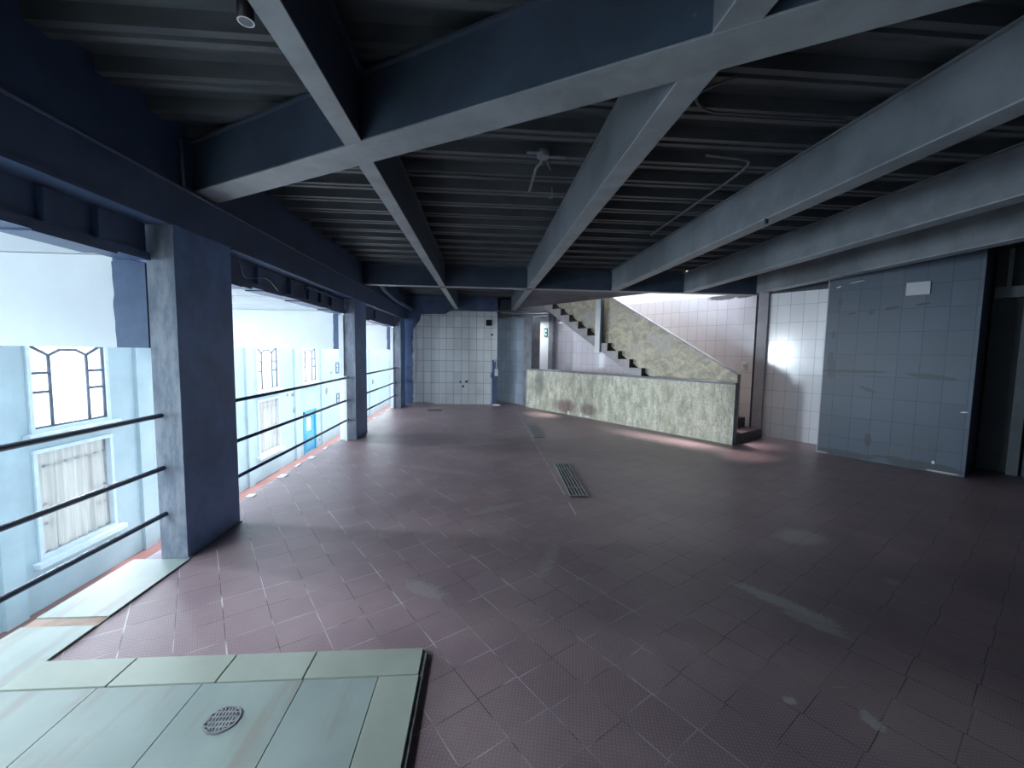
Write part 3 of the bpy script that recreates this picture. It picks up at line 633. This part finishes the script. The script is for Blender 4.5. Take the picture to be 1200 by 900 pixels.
# ------------------------------------------------------------------ linear drains
def linear_drain(loc, L_, label, w_=.21, rz=0.0):
    d = thing('linear_drain', label, 'drain grate', loc, rz, 'slotted floor drains')
    obj('channel', boxes((-w_/2, w_/2, 0, L_, 0, .002)), M['dark'], d)
    bm = BM(); n = 6
    for i in range(n):
        x = -w_/2+.012+(w_-.024)*i/(n-1); box(bm, x-.009, x+.009, .005, L_-.005, .002, .012)
    for y in (.02, L_*.22, L_*.78, L_-.03): box(bm, -w_/2+.01, w_/2-.01, y, y+.02, .002, .010)
    obj('grate', bm, M['steel'], d)
linear_drain((1.02, 4.17, 0), 1.28, 'nearer slotted metal drain grate in the middle of the floor', .20, -.04)
linear_drain((1.02, 7.15, 0), 1.2, 'farther slotted metal drain grate near the streaked parapet', .19, -.0)

# ------------------------------------------------------------------ ceiling fittings
s_ = thing('spotlight', 'small dark cylindrical spotlight hanging at the top left', 'spotlight', (-.885, 1.72, 2.70))
bm = BM(); cyl(bm, (0, 0, 0), .028, .16, seg=24); obj('housing', bm, M['black'], s_)
bm = BM(); k_ = 28
ro = [bm.verts.new((.029*math.cos(2*math.pi*i/k_), .029*math.sin(2*math.pi*i/k_), -.002)) for i in range(k_)]; ri = [bm.verts.new((.023*math.cos(2*math.pi*i/k_), .023*math.sin(2*math.pi*i/k_), -.002)) for i in range(k_)]
for i in range(k_): bm.faces.new((ro[i], ro[(i+1) % k_], ri[(i+1) % k_], ri[i]))
obj('ring', bm, M['pvc'], s_)
bm = BM(); cyl(bm, (0, 0, -.001), .022, .004, seg=24); obj('lens', bm, M['tape'], s_)
bm = BM(); cyl(bm, (0, 0, .16), .012, .07, seg=12); obj('stem', bm, M['black'], s_)
f_ = thing('broken_light_fitting', 'broken light fitting hanging from the deck between two beams', 'light fitting', (.40, 3.3, 2.93))
bm = BM(); tube(bm, arc([(.03, -.12, .01), (.03, -.05, -.02), (-.0, .0, -.03), (-.0, .48, -.03)], .04), .011, 8); obj('arm', bm, M['beam'], f_)
bm = BM(); cyl(bm, (.03, -.14, -.02), .045, .05, seg=16); box(bm, .06, .20, -.13, -.10, -.005, .005); box(bm, -.09, 0, -.17, -.14, 0, .01); obj('bracket', bm, M['beam'], f_)
bm = BM(); tube(bm, arc([(.05, -.1, 0), (.10, -.02, -.05), (.13, .06, -.02)], .05), .005, 6); obj('wire', bm, M['tape'], f_); bm = BM(); tube(bm, arc([(.2, .5, .02), (.22, .56, -.06), (.19, .62, -.03)], .04), .005, 6); obj('wire', bm, M['tape'], f_)
bm = BM(); tube(bm, arc([(1.60, 3.04, 2.93), (1.98, 3.08, 2.93), (2.02, 3.30, 2.93), (2.03, 5.08, 2.93)], .12), .010, 8)
tag(obj('ceiling_conduit', bm, M['tape']), 'thin conduit bending under the deck between the second and third beams', 'conduit')
bm = BM(); tube(bm, arc([(1.30, 2.20, 2.93), (1.14, 2.36, 2.93), (1.30, 2.52, 2.93), (2.2, 2.52, 2.93)], .12), .008, 8)
tag(obj('looped_cable', bm, M['tape']), 'looped cable under the deck close to the diagonal beam', 'cable')
bm = BM(); tube(bm, [(-.60, 3.62, 2.935), (.35, 3.62, 2.935)], .008, 8)
tag(obj('straight_conduit', bm, M['tape']), 'straight conduit across the deck toward the broken light fitting', 'conduit')
bm = BM(); cyl(bm, (2.30, 3.35, 2.565), .015, .04, seg=10); tag(obj('cable_clip', bm, M['black']), 'tiny black clip under the third lengthwise beam', 'clip')

fh = thing('floor_hatch', 'small square hatch outline in the floor before the back wall', 'hatch', (-1.36, 10.2, 0))
obj('frame', boxes((0, .42, 0, .03, 0, .006), (0, .42, .37, .40, 0, .006), (0, .03, .03, .37, 0, .006), (.39, .42, .03, .37, 0, .006)), M['steel'], fh)
obj('cover', boxes((.04, .38, .04, .36, 0, .004)), M['tread'], fh)
